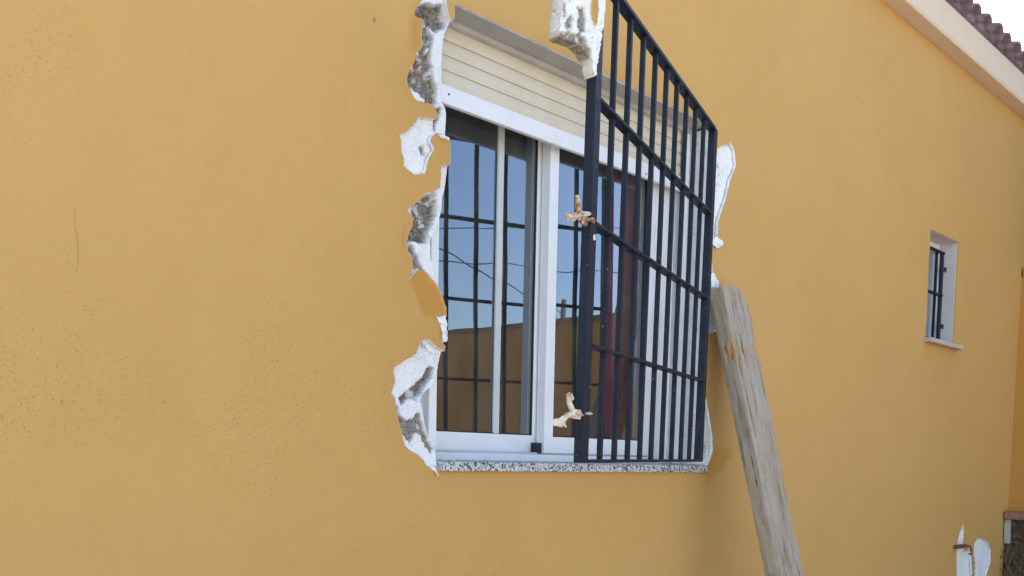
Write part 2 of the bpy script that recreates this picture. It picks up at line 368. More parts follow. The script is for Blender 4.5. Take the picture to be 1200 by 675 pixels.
R_skin = [(829, 545.5), (832.5, 539), (835.5, 528.6), (835, 511), (831, 486), (826.5, 462), (823.6, 454), (822.6, 440), (822.5, 412), (825, 392), (838, 389), (852, 370), (850, 345), (840.7, 332), (836, 322), (834, 307), (832, 299), (832, 281), (835, 283), (839.8, 290), (847, 287.6), (847.8, 283), (840.7, 275), (841.6, 261), (843.4, 254), (847, 243),
 (852.6, 226), (855.5, 211), (860.7, 199), (862.7, 192), (860.7, 175.5), (856.3, 167.4), (845, 171), (839, 175), (836.5, 172)]
P_base = [(1121, 690), (1121, 650), (1122.8, 633), (1126, 620), (1129, 613.5), (1129.4, 622), (1128.3, 639), (1130, 646), (1133, 646), (1135.5, 641), (1137.8, 650), (1138.6, 664), (1139.6, 674), (1140.6, 662), (1141, 648), (1141.5, 637), (1145, 632), (1149.4, 630), (1156.7, 634), (1161, 644), (1160.5, 658), (1156.7, 671), (1155, 690), (1147, 705), (1132, 708)]
Lsk = rough_line([xz(*p) for p in L_skin], .0035, .0026, 1.0); Lsi = rough_line([xz(*p) for p in L_sil], .004, .0012, 2.0)
Rsk = rough_line([xz(*p) for p in R_skin], .0035, .0026, 3.0)
Rsk = [(max(x, OX1+.0005), z) for x, z in Rsk]
base = rough_line([xz(*p) for p in P_base]+[xz(*P_base[0])], .006, .003, 4.0)[:-1]
hole = [(Lsk[0][0], OZ1)] + Lsk + [(1.897, OZ0), (3.281, OZ0), (3.281, 1.486)] + Rsk + [(OX1, Rsk[-1][1]), (OX1, OZ1)]
SWX0, SWX1, SWZ0, SWZ1 = 5.41, 5.825, 2.195, 2.768
small = [(SWX0, SWZ0), (SWX1, SWZ0), (SWX1, SWZ1), (SWX0, SWZ1)]
def loop_rough(P, step, amp, seed): return rough_line(P+[P[0]], step, amp, seed)[:-1]
small_r = loop_rough(small, .02, .0006, 6.0)
outer = [(-4, 0), (8.7, 0), (8.7, EAVE), (-4, EAVE)]

def wave(x, z):
    w = .0035*fbm((x, z), .9, 2.2, 2) + .0016*fbm((x, z), 4.5, 5.1, 3)
    # broad trowelling ridges
    w += .0007*N3((x*.6, z*2.2), 9, 7.7)
    # bulged render beside the upper break, pressed in below the sill corner
    px = ((x-1.775)/.05)**2+((z-2.66)/.10)**2
    w += -.012*math.exp(-px)
    return w
st = []
nx, nz = 0, 0
x = -4+.06
while x < 8.66:
    z = .06
    while z < EAVE-.03:
        j = (x+random.uniform(-.012, .012), z+random.uniform(-.012, .012))
        st.append(j); z += .055
    x += .055
# finer points beside the break
for i in range(900):
    st.append((random.uniform(1.5, 1.96), random.uniform(1.35, 2.85)))
st = [p for p in st if not inpoly(p, hole) and not inpoly(p, base) and not inpoly(p, small_r) ]
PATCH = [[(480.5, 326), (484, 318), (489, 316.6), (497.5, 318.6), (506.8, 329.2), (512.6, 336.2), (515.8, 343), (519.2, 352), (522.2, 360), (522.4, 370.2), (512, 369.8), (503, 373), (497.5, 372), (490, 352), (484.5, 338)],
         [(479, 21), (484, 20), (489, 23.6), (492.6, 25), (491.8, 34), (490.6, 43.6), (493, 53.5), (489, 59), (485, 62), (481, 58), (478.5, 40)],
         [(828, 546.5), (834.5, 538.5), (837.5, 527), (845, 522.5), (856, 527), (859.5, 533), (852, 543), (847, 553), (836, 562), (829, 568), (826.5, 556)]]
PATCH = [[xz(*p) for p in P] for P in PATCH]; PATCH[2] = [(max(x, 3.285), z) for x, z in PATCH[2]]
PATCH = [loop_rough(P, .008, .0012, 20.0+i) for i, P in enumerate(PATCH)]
for P in PATCH:
    x0, x1, z0, z1 = min(p[0] for p in P)-.05, max(p[0] for p in P)+.05, min(p[1] for p in P)-.05, max(p[1] for p in P)+.05
    st += [p for p in ((random.uniform(x0, x1), random.uniform(z0, z1)) for _ in range(1500)) if not inpoly(p, hole)]
V2, T2 = cdt([outer, hole, base, small_r], st)
keep = []
for f in T2:
    c = (sum(V2[i][0] for i in f)/3, sum(V2[i][1] for i in f)/3)
    if not inpoly(c, hole) and not inpoly(c, base) and not inpoly(c, small_r): keep.append(f)
SK = .012
verts = [(x, wave(x, z), z) for x, z in V2]; faces = []
for f in keep:
    a, b, c = (verts[i] for i in f)
    faces.append(f if (b[0]-a[0])*(c[2]-a[2])-(b[2]-a[2])*(c[0]-a[0]) > 0 else f[::-1])
midx = [0]*len(faces)
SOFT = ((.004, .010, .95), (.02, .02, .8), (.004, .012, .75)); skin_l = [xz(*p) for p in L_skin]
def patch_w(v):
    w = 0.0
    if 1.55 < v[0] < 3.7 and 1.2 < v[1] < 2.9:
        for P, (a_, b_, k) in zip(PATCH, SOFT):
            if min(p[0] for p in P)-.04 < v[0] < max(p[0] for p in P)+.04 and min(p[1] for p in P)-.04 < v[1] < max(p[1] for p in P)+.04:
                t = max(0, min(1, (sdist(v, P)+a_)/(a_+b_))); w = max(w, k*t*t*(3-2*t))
        if v[0] < 2.0 and v[1] > 1.4:      # deeper ochre tone close to the break
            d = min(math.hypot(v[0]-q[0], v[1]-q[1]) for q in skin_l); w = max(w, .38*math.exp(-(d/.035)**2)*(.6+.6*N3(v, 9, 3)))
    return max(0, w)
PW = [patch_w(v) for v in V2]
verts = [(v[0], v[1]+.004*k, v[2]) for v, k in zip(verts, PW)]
smooth = [True]*len(faces)
for P in (hole, base, small_r):
    b = len(verts); n = len(P)
    verts += [(x, wave(x, z)+.0002, z) for x, z in P] + [(x, wave(x, z)+SK+(.012 if P is small_r else 0), z) for x, z in P]
    for i in range(n):
        j = (i+1) % n; faces.append((b+i, b+j, b+n+j, b+n+i)); midx.append(1 if P is not small_r else 0); smooth.append(False)
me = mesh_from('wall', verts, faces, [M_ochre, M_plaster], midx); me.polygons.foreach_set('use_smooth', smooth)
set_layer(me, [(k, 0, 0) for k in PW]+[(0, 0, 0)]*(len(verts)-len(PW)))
wall = link('wall', me, house); tag(wall, 'ochre painted render, chipped away round the window')

# ---- the broken layers behind the render
def core(name, poly, sil_n, step, greys, bricks, depth_white=.0135, back=.10, parent=None, seed=0.0, gd=.036, xyz=None, ochres=(), amp=1.0, rim=None):
    xs = [p[0] for p in poly]; zs = [p[1] for p in poly]
    st = []
    x = min(xs)
    while x < max(xs):
        z = min(zs)
        while z < max(zs):
            p = (x+random.uniform(-.3, .3)*step, z+random.uniform(-.3, .3)*step)
            if inpoly(p, poly): st.append(p)
            z += step
        x += step
    V, T = cdt([poly], st)
    T = [f for f in T if inpoly((sum(V[i][0] for i in f)/3, sum(V[i][1] for i in f)/3), poly)]
    gp = [([xz(*q) for q in P] if not xyz else P, k) for P, k in greys]; bp = [[xz(*q) for q in P] if not xyz else P for P in bricks]
    op = list(ochres)
    D = []; C = []
    for p in V:
        jit = .0085*fbm(p, 60, seed, 4)+.003*N3(p, 230, seed)
        g = 0.0; dk = 0.0
        for P, k in gp:
            x0 = min(q[0] for q in P)-.02; x1 = max(q[0] for q in P)+.02; z0 = min(q[1] for q in P)-.02; z1 = max(q[1] for q in P)+.02
            if x0 < p[0] < x1 and z0 < p[1] < z1:
                s = clamp((sdist(p, P)+jit+.001)/.0032)
                if s > g: g = s
                dk = max(dk, s*k)
        if g > 0 and rim:
            e = sdist(p, rim); k_ = clamp((e-.002+jit*1.5)/.006); g *= k_; dk *= k_
        b = 0.0
        for P in bp:
            b = max(b, clamp((sdist(p, P)+jit)/.005))
        oc = 0.0
        for P in op:
            oc = max(oc, clamp((sdist(p, P)+jit)/.003))
        # islands of plaster left on the mortar
        isl = clamp((fbm(p, 30, seed+4, 4)-.20)/.06)
        g2 = g*(1-.75*isl)
        d = depth_white*(1-.0*g)+.0035*amp*abs(fbm(p, 22, seed, 4))+.0012*amp*N3(p, 120, seed)+random.uniform(-.0004, .0004) + gd*dk*(.75+.45*fbm(p, 55, seed+2, 5)+.16*random.uniform(-1, 1)) + .010*b - .004*oc
        D.append(max(d, depth_white-.001 if not oc else -.01)); C.append((g2, b, oc))
    n = len(V); verts = [(x, D[i], z) for i, (x, z) in enumerate(V)]; faces = []
    for f in T:
        a, b, c = (V[i] for i in f); faces.append(f if (b[0]-a[0])*(c[1]-a[1])-(b[1]-a[1])*(c[0]-a[0]) > 0 else f[::-1])
    smooth = [C[f[0]][0] < .3 for f in faces]
    # returns: boundary edges run back into the wall
    cnt = {}
    for f in faces:
        for a, b in zip(f, f[1:]+f[:1]): cnt[(a, b)] = 1
    bd = [(a, b) for (a, b) in cnt if (b, a) not in cnt]
    mp = {}
    def bk(i):
        if i not in mp:
            mp[i] = (len(verts), len(verts)+1); x, y, z = verts[i]
            verts.append((x, y, z)); verts.append((x, y+back, z)); C.append(C[i]); C.append((max(C[i][0], .35), C[i][1], 0))
        return mp[i]
    for a, b in bd:
        A, B = bk(a), bk(b); faces.append((B[0], A[0], A[1], B[1])); smooth.append(False)
    me = mesh_from(name, verts, faces, M_core); me.polygons.foreach_set('use_smooth', smooth); set_layer(me, C)
    return me
xl = xz(445, 300)[0]
polyL = [(1.66, Lsi[0][1]+.14), (Lsi[0][0]+.001, Lsi[0][1]+.14)] + [(x+.0008, z) for x, z in Lsi] + [(1.66, Lsi[-1][1])]
greysL = [([(482, 15), (490, 9), (500, 8), (514, 10), (520, 14), (524, 8), (530, 14), (530, 27), (521, 33), (513, 37), (508, 30), (500, 24), (496, 28), (493, 23), (487, 22)], 1.0),
          ([(507, 38), (513, 40), (511, 55), (509, 68), (505, 72), (504, 60), (508, 50)], .8),
          ([(479, 84), (486, 79), (497, 81), (506, 86), (512, 92), (516.5, 98), (517, 120), (510, 123), (503, 119), (496, 109), (488, 103), (482, 98)], .85),
          ([(514, 126), (521, 124), (521, 133), (516, 142), (514, 154), (511.5, 150)], .6), ([(496, 170), (502, 172), (500, 179), (497, 179)], .5),
          ([(487, 236), (497, 226), (514, 222), (516.5, 235), (515, 250), (512, 262), (506, 274), (504, 284), (486, 282), (481, 292), (478, 290), (480, 276), (486, 262)], 1.0),
          ([(478, 288), (488, 286), (493, 298), (497, 308), (505, 320), (512, 333), (508, 330), (498, 318), (485, 313), (481, 303)], .6),
          ([(506, 428), (513, 431), (511, 441), (505, 450), (498, 462), (493, 469), (484, 466), (474, 474), (472, 466), (480, 458), (490, 450), (500, 441)], .9),
          ([(464, 476), (470, 474), (472, 486), (480, 492), (489, 491), (493, 482), (497, 484), (500, 498), (505, 514), (512, 526), (509, 531), (502, 522), (497, 512), (492, 506), (488, 512), (484, 521), (479, 512), (473, 503), (468, 490)], .5),
          ([(496, 399), (501, 402), (503, 408), (498, 407)], .2)]
greysL += [([(495, 26), (507, 30), (508, 42), (504, 58), (500, 70), (497, 80), (494, 66), (495, 54), (493, 40)], .55), ([(490, 6), (500, 2), (514, 4), (524, 4), (530, 12), (522, 14), (508, 12)], .9), ([(497, 62), (508, 64), (513, 80), (512, 92), (500, 84)], .7)]
bricksL = [[(487, 62), (493, 61), (497, 68), (497, 79), (487, 80)]]
rimL = skin_l + [(2.3, skin_l[-1][1]), (2.3, skin_l[0][1])]
me = core('exposed_plaster', polyL, len(Lsi), .0036, greysL, bricksL, parent=wall, seed=1.3, back=.135, rim=rimL)
tag(link('exposed_plaster', me, wall), 'white plaster and grey mortar laid bare left of the window')
# right of the window
zr0, zr1 = 1.487, 2.755
polyR = [(OX1, zr0), (3.44, zr0), (3.44, zr1), (OX1, zr1)]
greysR = [([(818, 506), (824, 508), (828, 516), (833, 528), (828, 539), (822, 536), (818, 528)], 1.3), ([(834, 192), (846, 192), (846, 195), (836, 198)], .5)]
me = core('exposed_plaster', polyR, 0, .0065, greysR, [], parent=wall, seed=5.1, back=.08)
tag(link('exposed_plaster', me, wall), 'white plaster laid bare right of the window')
# low patch by the far corner
bx = [p[0] for p in base]; bz = [p[1] for p in base]
polyB = [(min(bx)-.03, min(bz)-.03), (max(bx)+.03, min(bz)-.03), (max(bx)+.03, max(bz)+.03), (min(bx)-.03, max(bz)+.03)]
me = core('exposed_plaster', polyB, 0, .010, [([(1142, 640), (1144, 634), (1146, 660), (1145, 690), (1141, 690)], .2)], [], parent=wall, seed=8.8, back=.01)
tag(link('exposed_plaster', me, wall), 'bare white plaster patches low on the wall')
# smooth dressed-back piece of render between the two lower breaks
def facet(name, pts, depth, m, parent, th=.02):
    P = [xz(*p) for p in pts]; P = loop_rough(P, .01, .0008, 3.3)
    n = len(P); vs = [(x, depth(x, z), z) for x, z in P] + [(x, depth(x, z)+th, z) for x, z in P]
    fs = [tuple(range(n))] + [(i, n+i, n+(i+1) % n, (i+1) % n) for i in range(n)]
    if sum(P[i][0]*P[(i+1) % n][1]-P[(i+1) % n][0]*P[i][1] for i in range(n)) < 0: fs = [f[::-1] for f in fs]
    return link(name, mesh_from(name, vs, fs, m), parent)

# plaster chips still hanging on the edge
def chunk(name, pts3, m, parent, seed=0.0, amp=.004, cols=None):
    """irregular slab: outline ring in 3-D, pushed out front and back"""
    bm = bmesh.new()
    n = len(pts3); c = sum((Vector(p) for p in pts3), Vector())/n
    nrm = sum(((Vector(pts3[i])-c).cross(Vector(pts3[(i+1) % n])-c) for i in range(n)), Vector()).normalized()
    ring = [bm.verts.new(p) for p in pts3]
    f1 = bm.verts.new(c+nrm*amp*2); f2 = bm.verts.new(c-nrm*amp*2)
    for i in range(n):
        bm.faces.new((ring[i], ring[(i+1) % n], f1)); bm.faces.new((ring[(i+1) % n], ring[i], f2))
    bmesh.ops.subdivide_edges(bm, edges=list(bm.edges), cuts=2, use_grid_fill=True)
    for v in bm.verts: v.co += Vector((N3(v.co, 70, seed), N3(v.co, 70, seed+3), N3(v.co, 70, seed+6)))*amp*.9
    bmesh.ops.recalc_face_normals(bm, faces=bm.faces)
    me = bpy.data.meshes.new(name); bm.to_mesh(me); bm.free(); me.materials.append(m)
    return link(name, me, parent)
def P3(pts, Y): return [on_y(px, py, Y) for px, py in pts]
chunk('plaster_chip', P3([(511, 371), (516, 370), (521.5, 370.5), (523.6, 380), (524.6, 390), (523.6, 400), (519.5, 402), (518.5, 391), (516.5, 380)], -.004), M_plaster, wall, 2.0, .005)
chunk('plaster_chip', P3([(505, 549), (509, 547), (513, 553), (515, 558), (512, 558), (509, 552)], -.004), M_plaster, wall, 3.0, .003)
chunk('plaster_chip', P3([(834, 282), (840, 277), (848, 283.5), (847, 288), (840, 291), (836, 287)], -.012), M_plaster, wall, 4.0, .003)
chunk('plaster_chip', P3([(513, 158), (520, 157.5), (527, 162), (526.5, 165), (518, 162)], -.003), M_plaster, wall, 4.7, .003)
chunk('plaster_chip', P3([(833, 322), (836.5, 318), (842, 330), (842, 340), (834, 342)], -.006), M_plaster, wall, 5.0, .004)
# hairline cracks: thin dark ochre ribbons laid on the wall face
def crack(pts, w, parent):
    P = rough_line([xz(*p) for p in pts], .006, .0012, 7.0); n = len(P)
    vs = []
    for i, (x, z) in enumerate(P):
        k = w*(.35+.65*math.sin(math.pi*(i+.3)/n)); vs += [(x-k, wave(x, z)-.0007, z), (x+k, wave(x, z)-.0007, z)]
    fs = [(2*i, 2*i+1, 2*i+3, 2*i+2) for i in range(n-1)]
    return link('crack', mesh_from('crack', vs, fs, M_crack), parent)
M_crack = mat('crack_dark_ochre', (.43, .24, .075), .95)
crack([(86, 236), (87.5, 250), (87, 262), (90, 278), (91.5, 290), (91, 312)], .0006, wall)
crack([(476, 262), (473, 274), (472, 290)], .0008, wall)
crack([(499, 372.5), (506, 372), (512, 371)], .0011, wall)

# lintel soffit, right reveal backing, body behind the wall
m = MB(); m.box((1.80, .0135, OZ1+.0015), (3.46, .088, 3.0)); m.build('lintel', M_soffit, house, .0015)
m = MB(); m.box((1.72, .088, OZ1-.012), (3.40, .122, 2.95)); m.build('shutter_slot_lip', M_track, house, .002)
m = MB(); m.box((OX1+.004, .095, 1.3), (3.50, .27, 2.97)); m.build('jamb', M_plaster, house, .002)
m = MB(); m.box((1.60, .15, 1.3), (1.93, .27, 2.97)); m.build('jamb', M_plaster, house, .002)
m = MB(); m.box((1.60, .145, 1.0), (3.50, .27, 1.455)); m.build('masonry_below_window', M_mortar, house)
# back of the render everywhere else, and the room
def panel(name, rects, y, m):
    vs, fs = [], []
    for x0, z0, x1, z1 in rects:
        b = len(vs); vs += [(x0, y, z0), (x1, y, z0), (x1, y, z1), (x0, y, z1)]; fs.append((b, b+1, b+2, b+3))
    return link(name, mesh_from(name, vs, fs, m), house)
m = MB(); m.box((-4, .06, 0), (1.58, .30, EAVE)); m.box((3.52, .06, 0), (5.35, .30, EAVE)); m.box((5.88, .06, 0), (9.0, .30, EAVE))
m.box((1.58, .272, 0), (3.52, .30, 1.30)); m.box((1.58, .14, 2.97), (3.52, .30, EAVE)); m.box((5.35, .06, 0), (5.88, .30, SWZ0-.05)); m.box((5.35, .06, SWZ1+.03), (5.88, .30, EAVE))
m.build('masonry', M_mortar, house)
m = MB(); m.box((-4.2, 6.0, 0), (9.0, 6.25, 4.4)); m.box((-4.25, .3, 0), (-4.0, 6.0, EAVE)); m.box((8.8, .31, 0), (9.0, 5.99, EAVE)); m.build('rear_wall', M_ochre, house)
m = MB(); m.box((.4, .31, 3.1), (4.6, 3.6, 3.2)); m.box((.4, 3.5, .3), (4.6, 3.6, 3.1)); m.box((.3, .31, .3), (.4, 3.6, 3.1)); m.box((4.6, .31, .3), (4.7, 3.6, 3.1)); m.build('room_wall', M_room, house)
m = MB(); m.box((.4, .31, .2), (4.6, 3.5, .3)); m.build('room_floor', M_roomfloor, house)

# ---- the window
wf = MB()
FY0, FY1 = .150, .232
wf.box((1.945, FY0, 1.487), (1.990, FY1, 2.75)); wf.box((3.118, FY0, 1.487), (3.252, FY1, 2.75)); wf.box((1.990, FY0+.002, 1.487), (3.118, FY1, 1.511)); wf.box((1.990, FY0+.002, 2.60), (3.118, FY1, 2.75))
window = wf.build('window', M_alu, house, .002); tag(window, 'two-leaf white sliding window with half-lowered cream roller shutter')
m = MB(); m.box((1.990, .162, 1.511), (3.118, .165, 1.519)); m.box((1.990, .190, 1.511), (3.118, .193, 1.519)); m.build('track_rail', M_track, window)
def sash(x0, x1, y0, y1, sw0, sw1, zb0, zb1, zt):
    s = MB(); s.box((x0, y0, zb0), (x0+sw0, y1, zt)); s.box((x1-sw1, y0, zb0), (x1, y1, zt)); s.box((x0+sw0, y0+.0015, zb0), (x1-sw1, y1-.0015, zb1)); s.box((x0+sw0, y0+.0015, zt-.06), (x1-sw1, y1-.0015, zt))
    o = s.build('sash', M_alu, window, .0022)
    ym = (y0+y1)/2
    g = MB(); g.box((x0+sw0-.005, ym-.002, zb1-.005), (x1-sw1+.005, ym+.002, zt-.055)); g.build('pane', M_glass, window)
    k = MB()
    for yy in (y0+.002, ):
        k.box((x0+sw0, yy+.002, zb1), (x0+sw0+.004, ym-.003, zt-.06)); k.box((x1-sw1-.004, yy+.002, zb1), (x1-sw1, ym-.003, zt-.06)); k.box((x0+sw0+.004, yy+.002, zb1), (x1-sw1-.004, ym-.003, zb1+.004))
    k.build('gasket', M_gasket, window)
    return o
sash(1.992, 2.532, .194, .224, .052, .032, 1.517, 1.577, 2.66)      # left leaf, rear track
sash(2.512, 3.116, .150, .188, .045, .048, 1.517, 1.574, 2.66)      # right leaf, front track
m = MB(); m.box((2.490, .160, 1.514), (2.511, .192, 1.552)); m.build('end_stop', M_gasket, window, .002)
xp0, xp1 = on_y(580.5, 400, .197).x, on_y(587, 400, .197).x
m = MB(); m.box((xp0, .197, 1.578), (xp1, .2062, 2.60)); m.build('glazing_post', M_post, window, .002)
# granite sill
m = MB(); m.prism([(-.016, OZ0), (.148, OZ0), (.148, 1.4868), (-.016, 1.4845)], 0, 1.898, 3.282)
m.build('sill', M_granite, window, .002)
# roller shutter: slats, bottom rail, guides
prof = [(.110, 0), (.107, .012), (.1065, .022), (.108, .034), (.1115, .0416), (.119, .0416), (.119, 0)]
base_slat = None
for k in range(6):
    z = 2.588+k*.0425
    if base_slat is None:
        s = MB(); s.prism(prof, 0, 1.93, 3.232); base_slat = s.build('shutter_slat', M_slat, window, .0008, 1); base_slat.location.z = z
    else:
        o = base_slat.copy(); COL.objects.link(o); o.location.z = z
m = MB(); m.box((1.93, .117, 2.586), (3.232, .1185, 2.80)); m.build('shutter_backing', M_slatgap, window)
m = MB(); m.box((1.93, .104, 2.532), (3.232, .122, 2.5865)); m.build('shutter_bottom_rail', M_alu, window, .003)
for px_, py_ in ((526, 110.5), (757, 204)):
    p = on_y(px_, py_, .104); m = MB(); m.tube([(p.x, .1032, p.z), (p.x, .106, p.z)], .0035, 10); m.build('drain_hole', M_gasket, window)
m = MB(); m.box((3.205, .092, 1.489), (3.248, .102, 2.752)); m.box((3.205, .126, 1.489), (3.248, .149, 2.752)); m.box((3.240, .102, 1.489), (3.248, .126, 2.752)); m.build('shutter_guide', M_alu, window, .0015)
m = MB(); m.box((1.935, .092, 1.489), (1.965, .102, 2.752)); m.box((1.935, .126, 1.489), (1.965, .149, 2.752)); m.build('shutter_guide', M_alu, window, .0015)

# ---- the small window far right
sw = MB(); a = .105
sw.box((SWX0+.002, a, SWZ0+.002), (SWX1-.002, a+.06, SWZ0+.045)); sw.box((SWX0+.002, a, SWZ1-.05), (SWX1-.002, a+.06, SWZ1-.002)); sw.box((SWX0+.002, a, SWZ0+.045), (SWX0+.04, a+.06, SWZ1-.05)); sw.box((SWX1-.018, a, SWZ0+.045), (SWX1-.002, a+.06, SWZ1-.05)); sw.box((5.652, a+.004, SWZ0+.045), (5.692, a+.05, SWZ1-.05))
swin = sw.build('window', M_alu, house, .002); tag(swin, 'small barred window with white reveal near the far corner')
g = MB(); g.box((SWX0+.04, a+.03, SWZ0+.045), (5.652, a+.034, SWZ1-.05)); g.build('pane', M_glass, swin)
g = MB(); g.box((5.692, a+.03, SWZ0+.045), (SWX1-.018, a+.034, SWZ1-.05)); g.build('pane', M_glass, swin)
r = MB(); r.box((SWX1-.003, .008, SWZ0), (SWX1+.03, .30, SWZ1+.03)); r.box((SWX0-.03, .008, SWZ0), (SWX0+.003, .30, SWZ1+.03)); r.box((SWX0+.003, .008, SWZ1-.003), (SWX1-.003, .30, SWZ1+.03)); r.build('reveal', M_reveal, swin, .001)
s = MB(); s.prism([(-.04, SWZ0-.028), (.09, SWZ0-.028), (.09, SWZ0+.001), (-.04, SWZ0-.004)], 0, SWX0-.02, SWX1+.05); s.build('sill', M_sillb, swin, .003)
yb = .060
for xx, w in ((5.685, .013), (5.56, .013), (5.765, .030)):
    b_ = MB(); b_.box((xx-w/2, yb, SWZ0+.01), (xx+w/2, yb+.014, SWZ1-.055)); b_.build('grille_bar', M_iron, swin, .0015)
for zz in (SWZ0+.02, 2.47, SWZ1-.062):
    b_ = MB(); b_.box((SWX0+.005, yb-.004, zz-.006), (5.78, yb+.018, zz+.006)); b_.build('grille_rail', M_iron, swin, .0015)
for zz in (2.30, 2.62):
    b_ = MB(); b_.box((5.78, yb, zz-.012), (SWX1+.002, yb+.01, zz+.012)); b_.build('grille_lug', M_iron, swin, .0015)
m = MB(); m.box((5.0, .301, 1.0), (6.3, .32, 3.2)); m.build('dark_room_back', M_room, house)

# ---- cornice, roof
m = MB(); m.prism([(0.03, EAVE-.0), (-.080, EAVE+.004), (-.086, EAVE+.02), (-.086, EAVE+.165), (.03, EAVE+.165)], 0, -4.3, 8.7); m.build('cornice', M_cornice, house, .004)
slope = math.radians(16)
rf = MB(); rf.prism([(-.07, EAVE+.166), (3.1, EAVE+.166+3.17*math.tan(slope)), (6.4, EAVE+.166), (6.4, EAVE+.10), (.04, EAVE+.10), (.04, EAVE+.166)], 0, -4.35, 8.75)
roof = rf.build('roof', M_tile, house)
def tile_mesh():
    bm = bmesh.new(); n = 10; L = .45; rings = []
    for k, (t, r) in enumerate(((0, .078), (1, .066))):
        outer_ = [bm.verts.new((r*math.cos(a_), t*L, r*.86*math.sin(a_))) for a_ in [math.pi*i/n for i in range(n+1)]]
        inner_ = [bm.verts.new(((r-.013)*math.cos(a_), t*L, (r-.013)*.84*math.sin(a_))) for a_ in [math.pi*i/n for i in range(n+1)]]
        rings.append((outer_, inner_))
    (o0, i0), (o1, i1) = rings
    for i in range(n):
        bm.faces.new((o0[i], o0[i+1], o1[i+1], o1[i])); bm.faces.new((i0[i+1], i0[i], i1[i], i1[i+1])); bm.faces.new((o0[i+1], o0[i], i0[i], i0[i+1])); bm.faces.new((o1[i], o1[i+1], i1[i+1], i1[i]))
    bm.faces.new((o0[0], o1[0], i1[0], i0[0])); bm.faces.new((o0[n], i0[n], i1[n], o1[n]))
    bmesh.ops.recalc_face_normals(bm, faces=bm.faces)
    me = bpy.data.meshes.new('roof_tile'); bm.to_mesh(me); bm.free(); me.materials.append(M_tile)
    me.polygons.foreach_set('use_smooth', [True]*len(me.polygons)); return me
TM = tile_mesh(); pitch = .161; x = 2.3+.04; i = 0
while x < 8.6:
    for row in range(2):
        o = link('roof_tile', TM, roof); y = -.125+row*.36
        o.location = (x+random.uniform(-.006, .006), y+random.uniform(-.008, .008), EAVE+.168+(y+.125)*math.tan(slope)+.012+row*.008)
        o.rotation_euler = (slope, random.uniform(-.03, .03), random.uniform(-.02, .02))
    x += pitch
# bedding mortar under the eave tiles
m = MB(); m.prism([(-.075, EAVE+.1655), (-.095, EAVE+.178), (-.095, EAVE+.215), (.05, EAVE+.232), (.05, EAVE+.1655)], 0, -4.3, 8.7); m.build('tile_bedding', M_tile, roof)
# rusty hook low on the wall
p0 = on_y(1119.5, 641, -.012); p1 = on_y(1131, 642.5, -.012)
m = MB(); m.box((p0.x, -.022, p0.z-.012), (p1.x, -.004, p0.z+.010)); m.tube([(p1.x-.01, -.012, p0.z-.002), (p1.x+.05, -.02, p0.z-.004), (p1.x+.075, -.025, p0.z-.03), (p1.x+.06, -.03, p0.z-.055), (p1.x+.03, -.03, p0.z-.05)], .006, 8)
tag(m.build('iron_hook', M_hook, wall, 0), 'rusty iron hook over the bare plaster')

# ------------------------------------------------------------------ the torn-out window grille
GA = .3428; GO = Vector((3.1683, -.05, 1.4988)); GL, GH = 1.3237, 1.2104
U = Vector((-math.cos(GA), -math.sin(GA), -.0069)).normalized(); Nn = Vector((math.sin(GA), -math.cos(GA), 0))
Vv = (Vector((0, 0, 1))+Nn*.0126); Vv = (Vv-U*Vv.dot(U)).normalized(); Nn = U.cross(Vv).normalized()
if Nn.y > 0: Nn = -Nn
grille = tag(empty('window_grille', GO), 'dark blue-black iron window grille torn loose and swung out from the wall', 'grille')
def G(u, v, n): return U*u+Vv*v+Nn*n           # local to the grille's foot
GM = Matrix(((U.x, Vv.x, -Nn.x), (U.y, Vv.y, -Nn.y), (U.z, Vv.z, -Nn.z))).to_4x4()     # (u, v, -n)
def gbox(name, u0, u1, v0, v1, n0, n1, bevel=.0016, m=None):
    b_ = MB(); b_.box((u0, v0, n0), (u1, v1, n1), GM); return b_.build(name, m or M_iron, grille, bevel)
SWD = .044
gbox('stile', 0, SWD, 0, GH, -.0125, .0125); gbox('stile', GL-SWD, GL, 0, GH, -.0125, .0125)
for h in (.3047, .6069, .9105):
    gbox('rail', SWD, GL-SWD, h-.009, h, -.015, .015)
gbox('rail', SWD, GL-SWD, 0.0, .009, -.013, .013); gbox('rail', SWD, GL-SWD, GH-.012, GH-.0005, -.016, .016)
inner = GL-2*SWD; nb = 9
for k in range(nb):
    u = SWD+inner*(k+1)/(nb+1)
    for a_, b_ in ((.009, .2957), (.3047, .5979), (.6069, .9015), (.9105, GH-.012)):
        pass
    gbox('bar', u-.007, u+.007, .0085, GH-.0115, -.007, .007, .0012)
# fishtail anchors left on the free stile, with plaster still clinging to them
def anchor(v, ln, arms, m=None):
    mb = MB()
    mb.box((GL-.004, v-.012, -.004), (GL+ln*.55, v+.012, .004), GM)
    for pts in arms:
        mb.tube([G(GL+u, v+dv, n) for u, dv, n in pts], lambda t: .0085-.002*t, 7)
    o = mb.build('anchor', m or M_rust, grille, .001, 1)
    return o
def lump(name, c, r, seed, m, parent, sq=(1, 1, 1)):
    bm = bmesh.new(); bmesh.ops.create_icosphere(bm, subdivisions=3, radius=1)
    for v in bm.verts:
        d = v.co.normalized(); k = 1+.55*fbm(d, 1.6, seed, 4)+.15*N3(d, 7, seed)
        v.co = Vector((d.x*r*sq[0]*k, d.y*r*sq[1]*k, d.z*r*sq[2]*k))+c
    me = bpy.data.meshes.new(name); bm.to_mesh(me); bm.free(); me.materials.append(m)
    return link(name, me, parent)
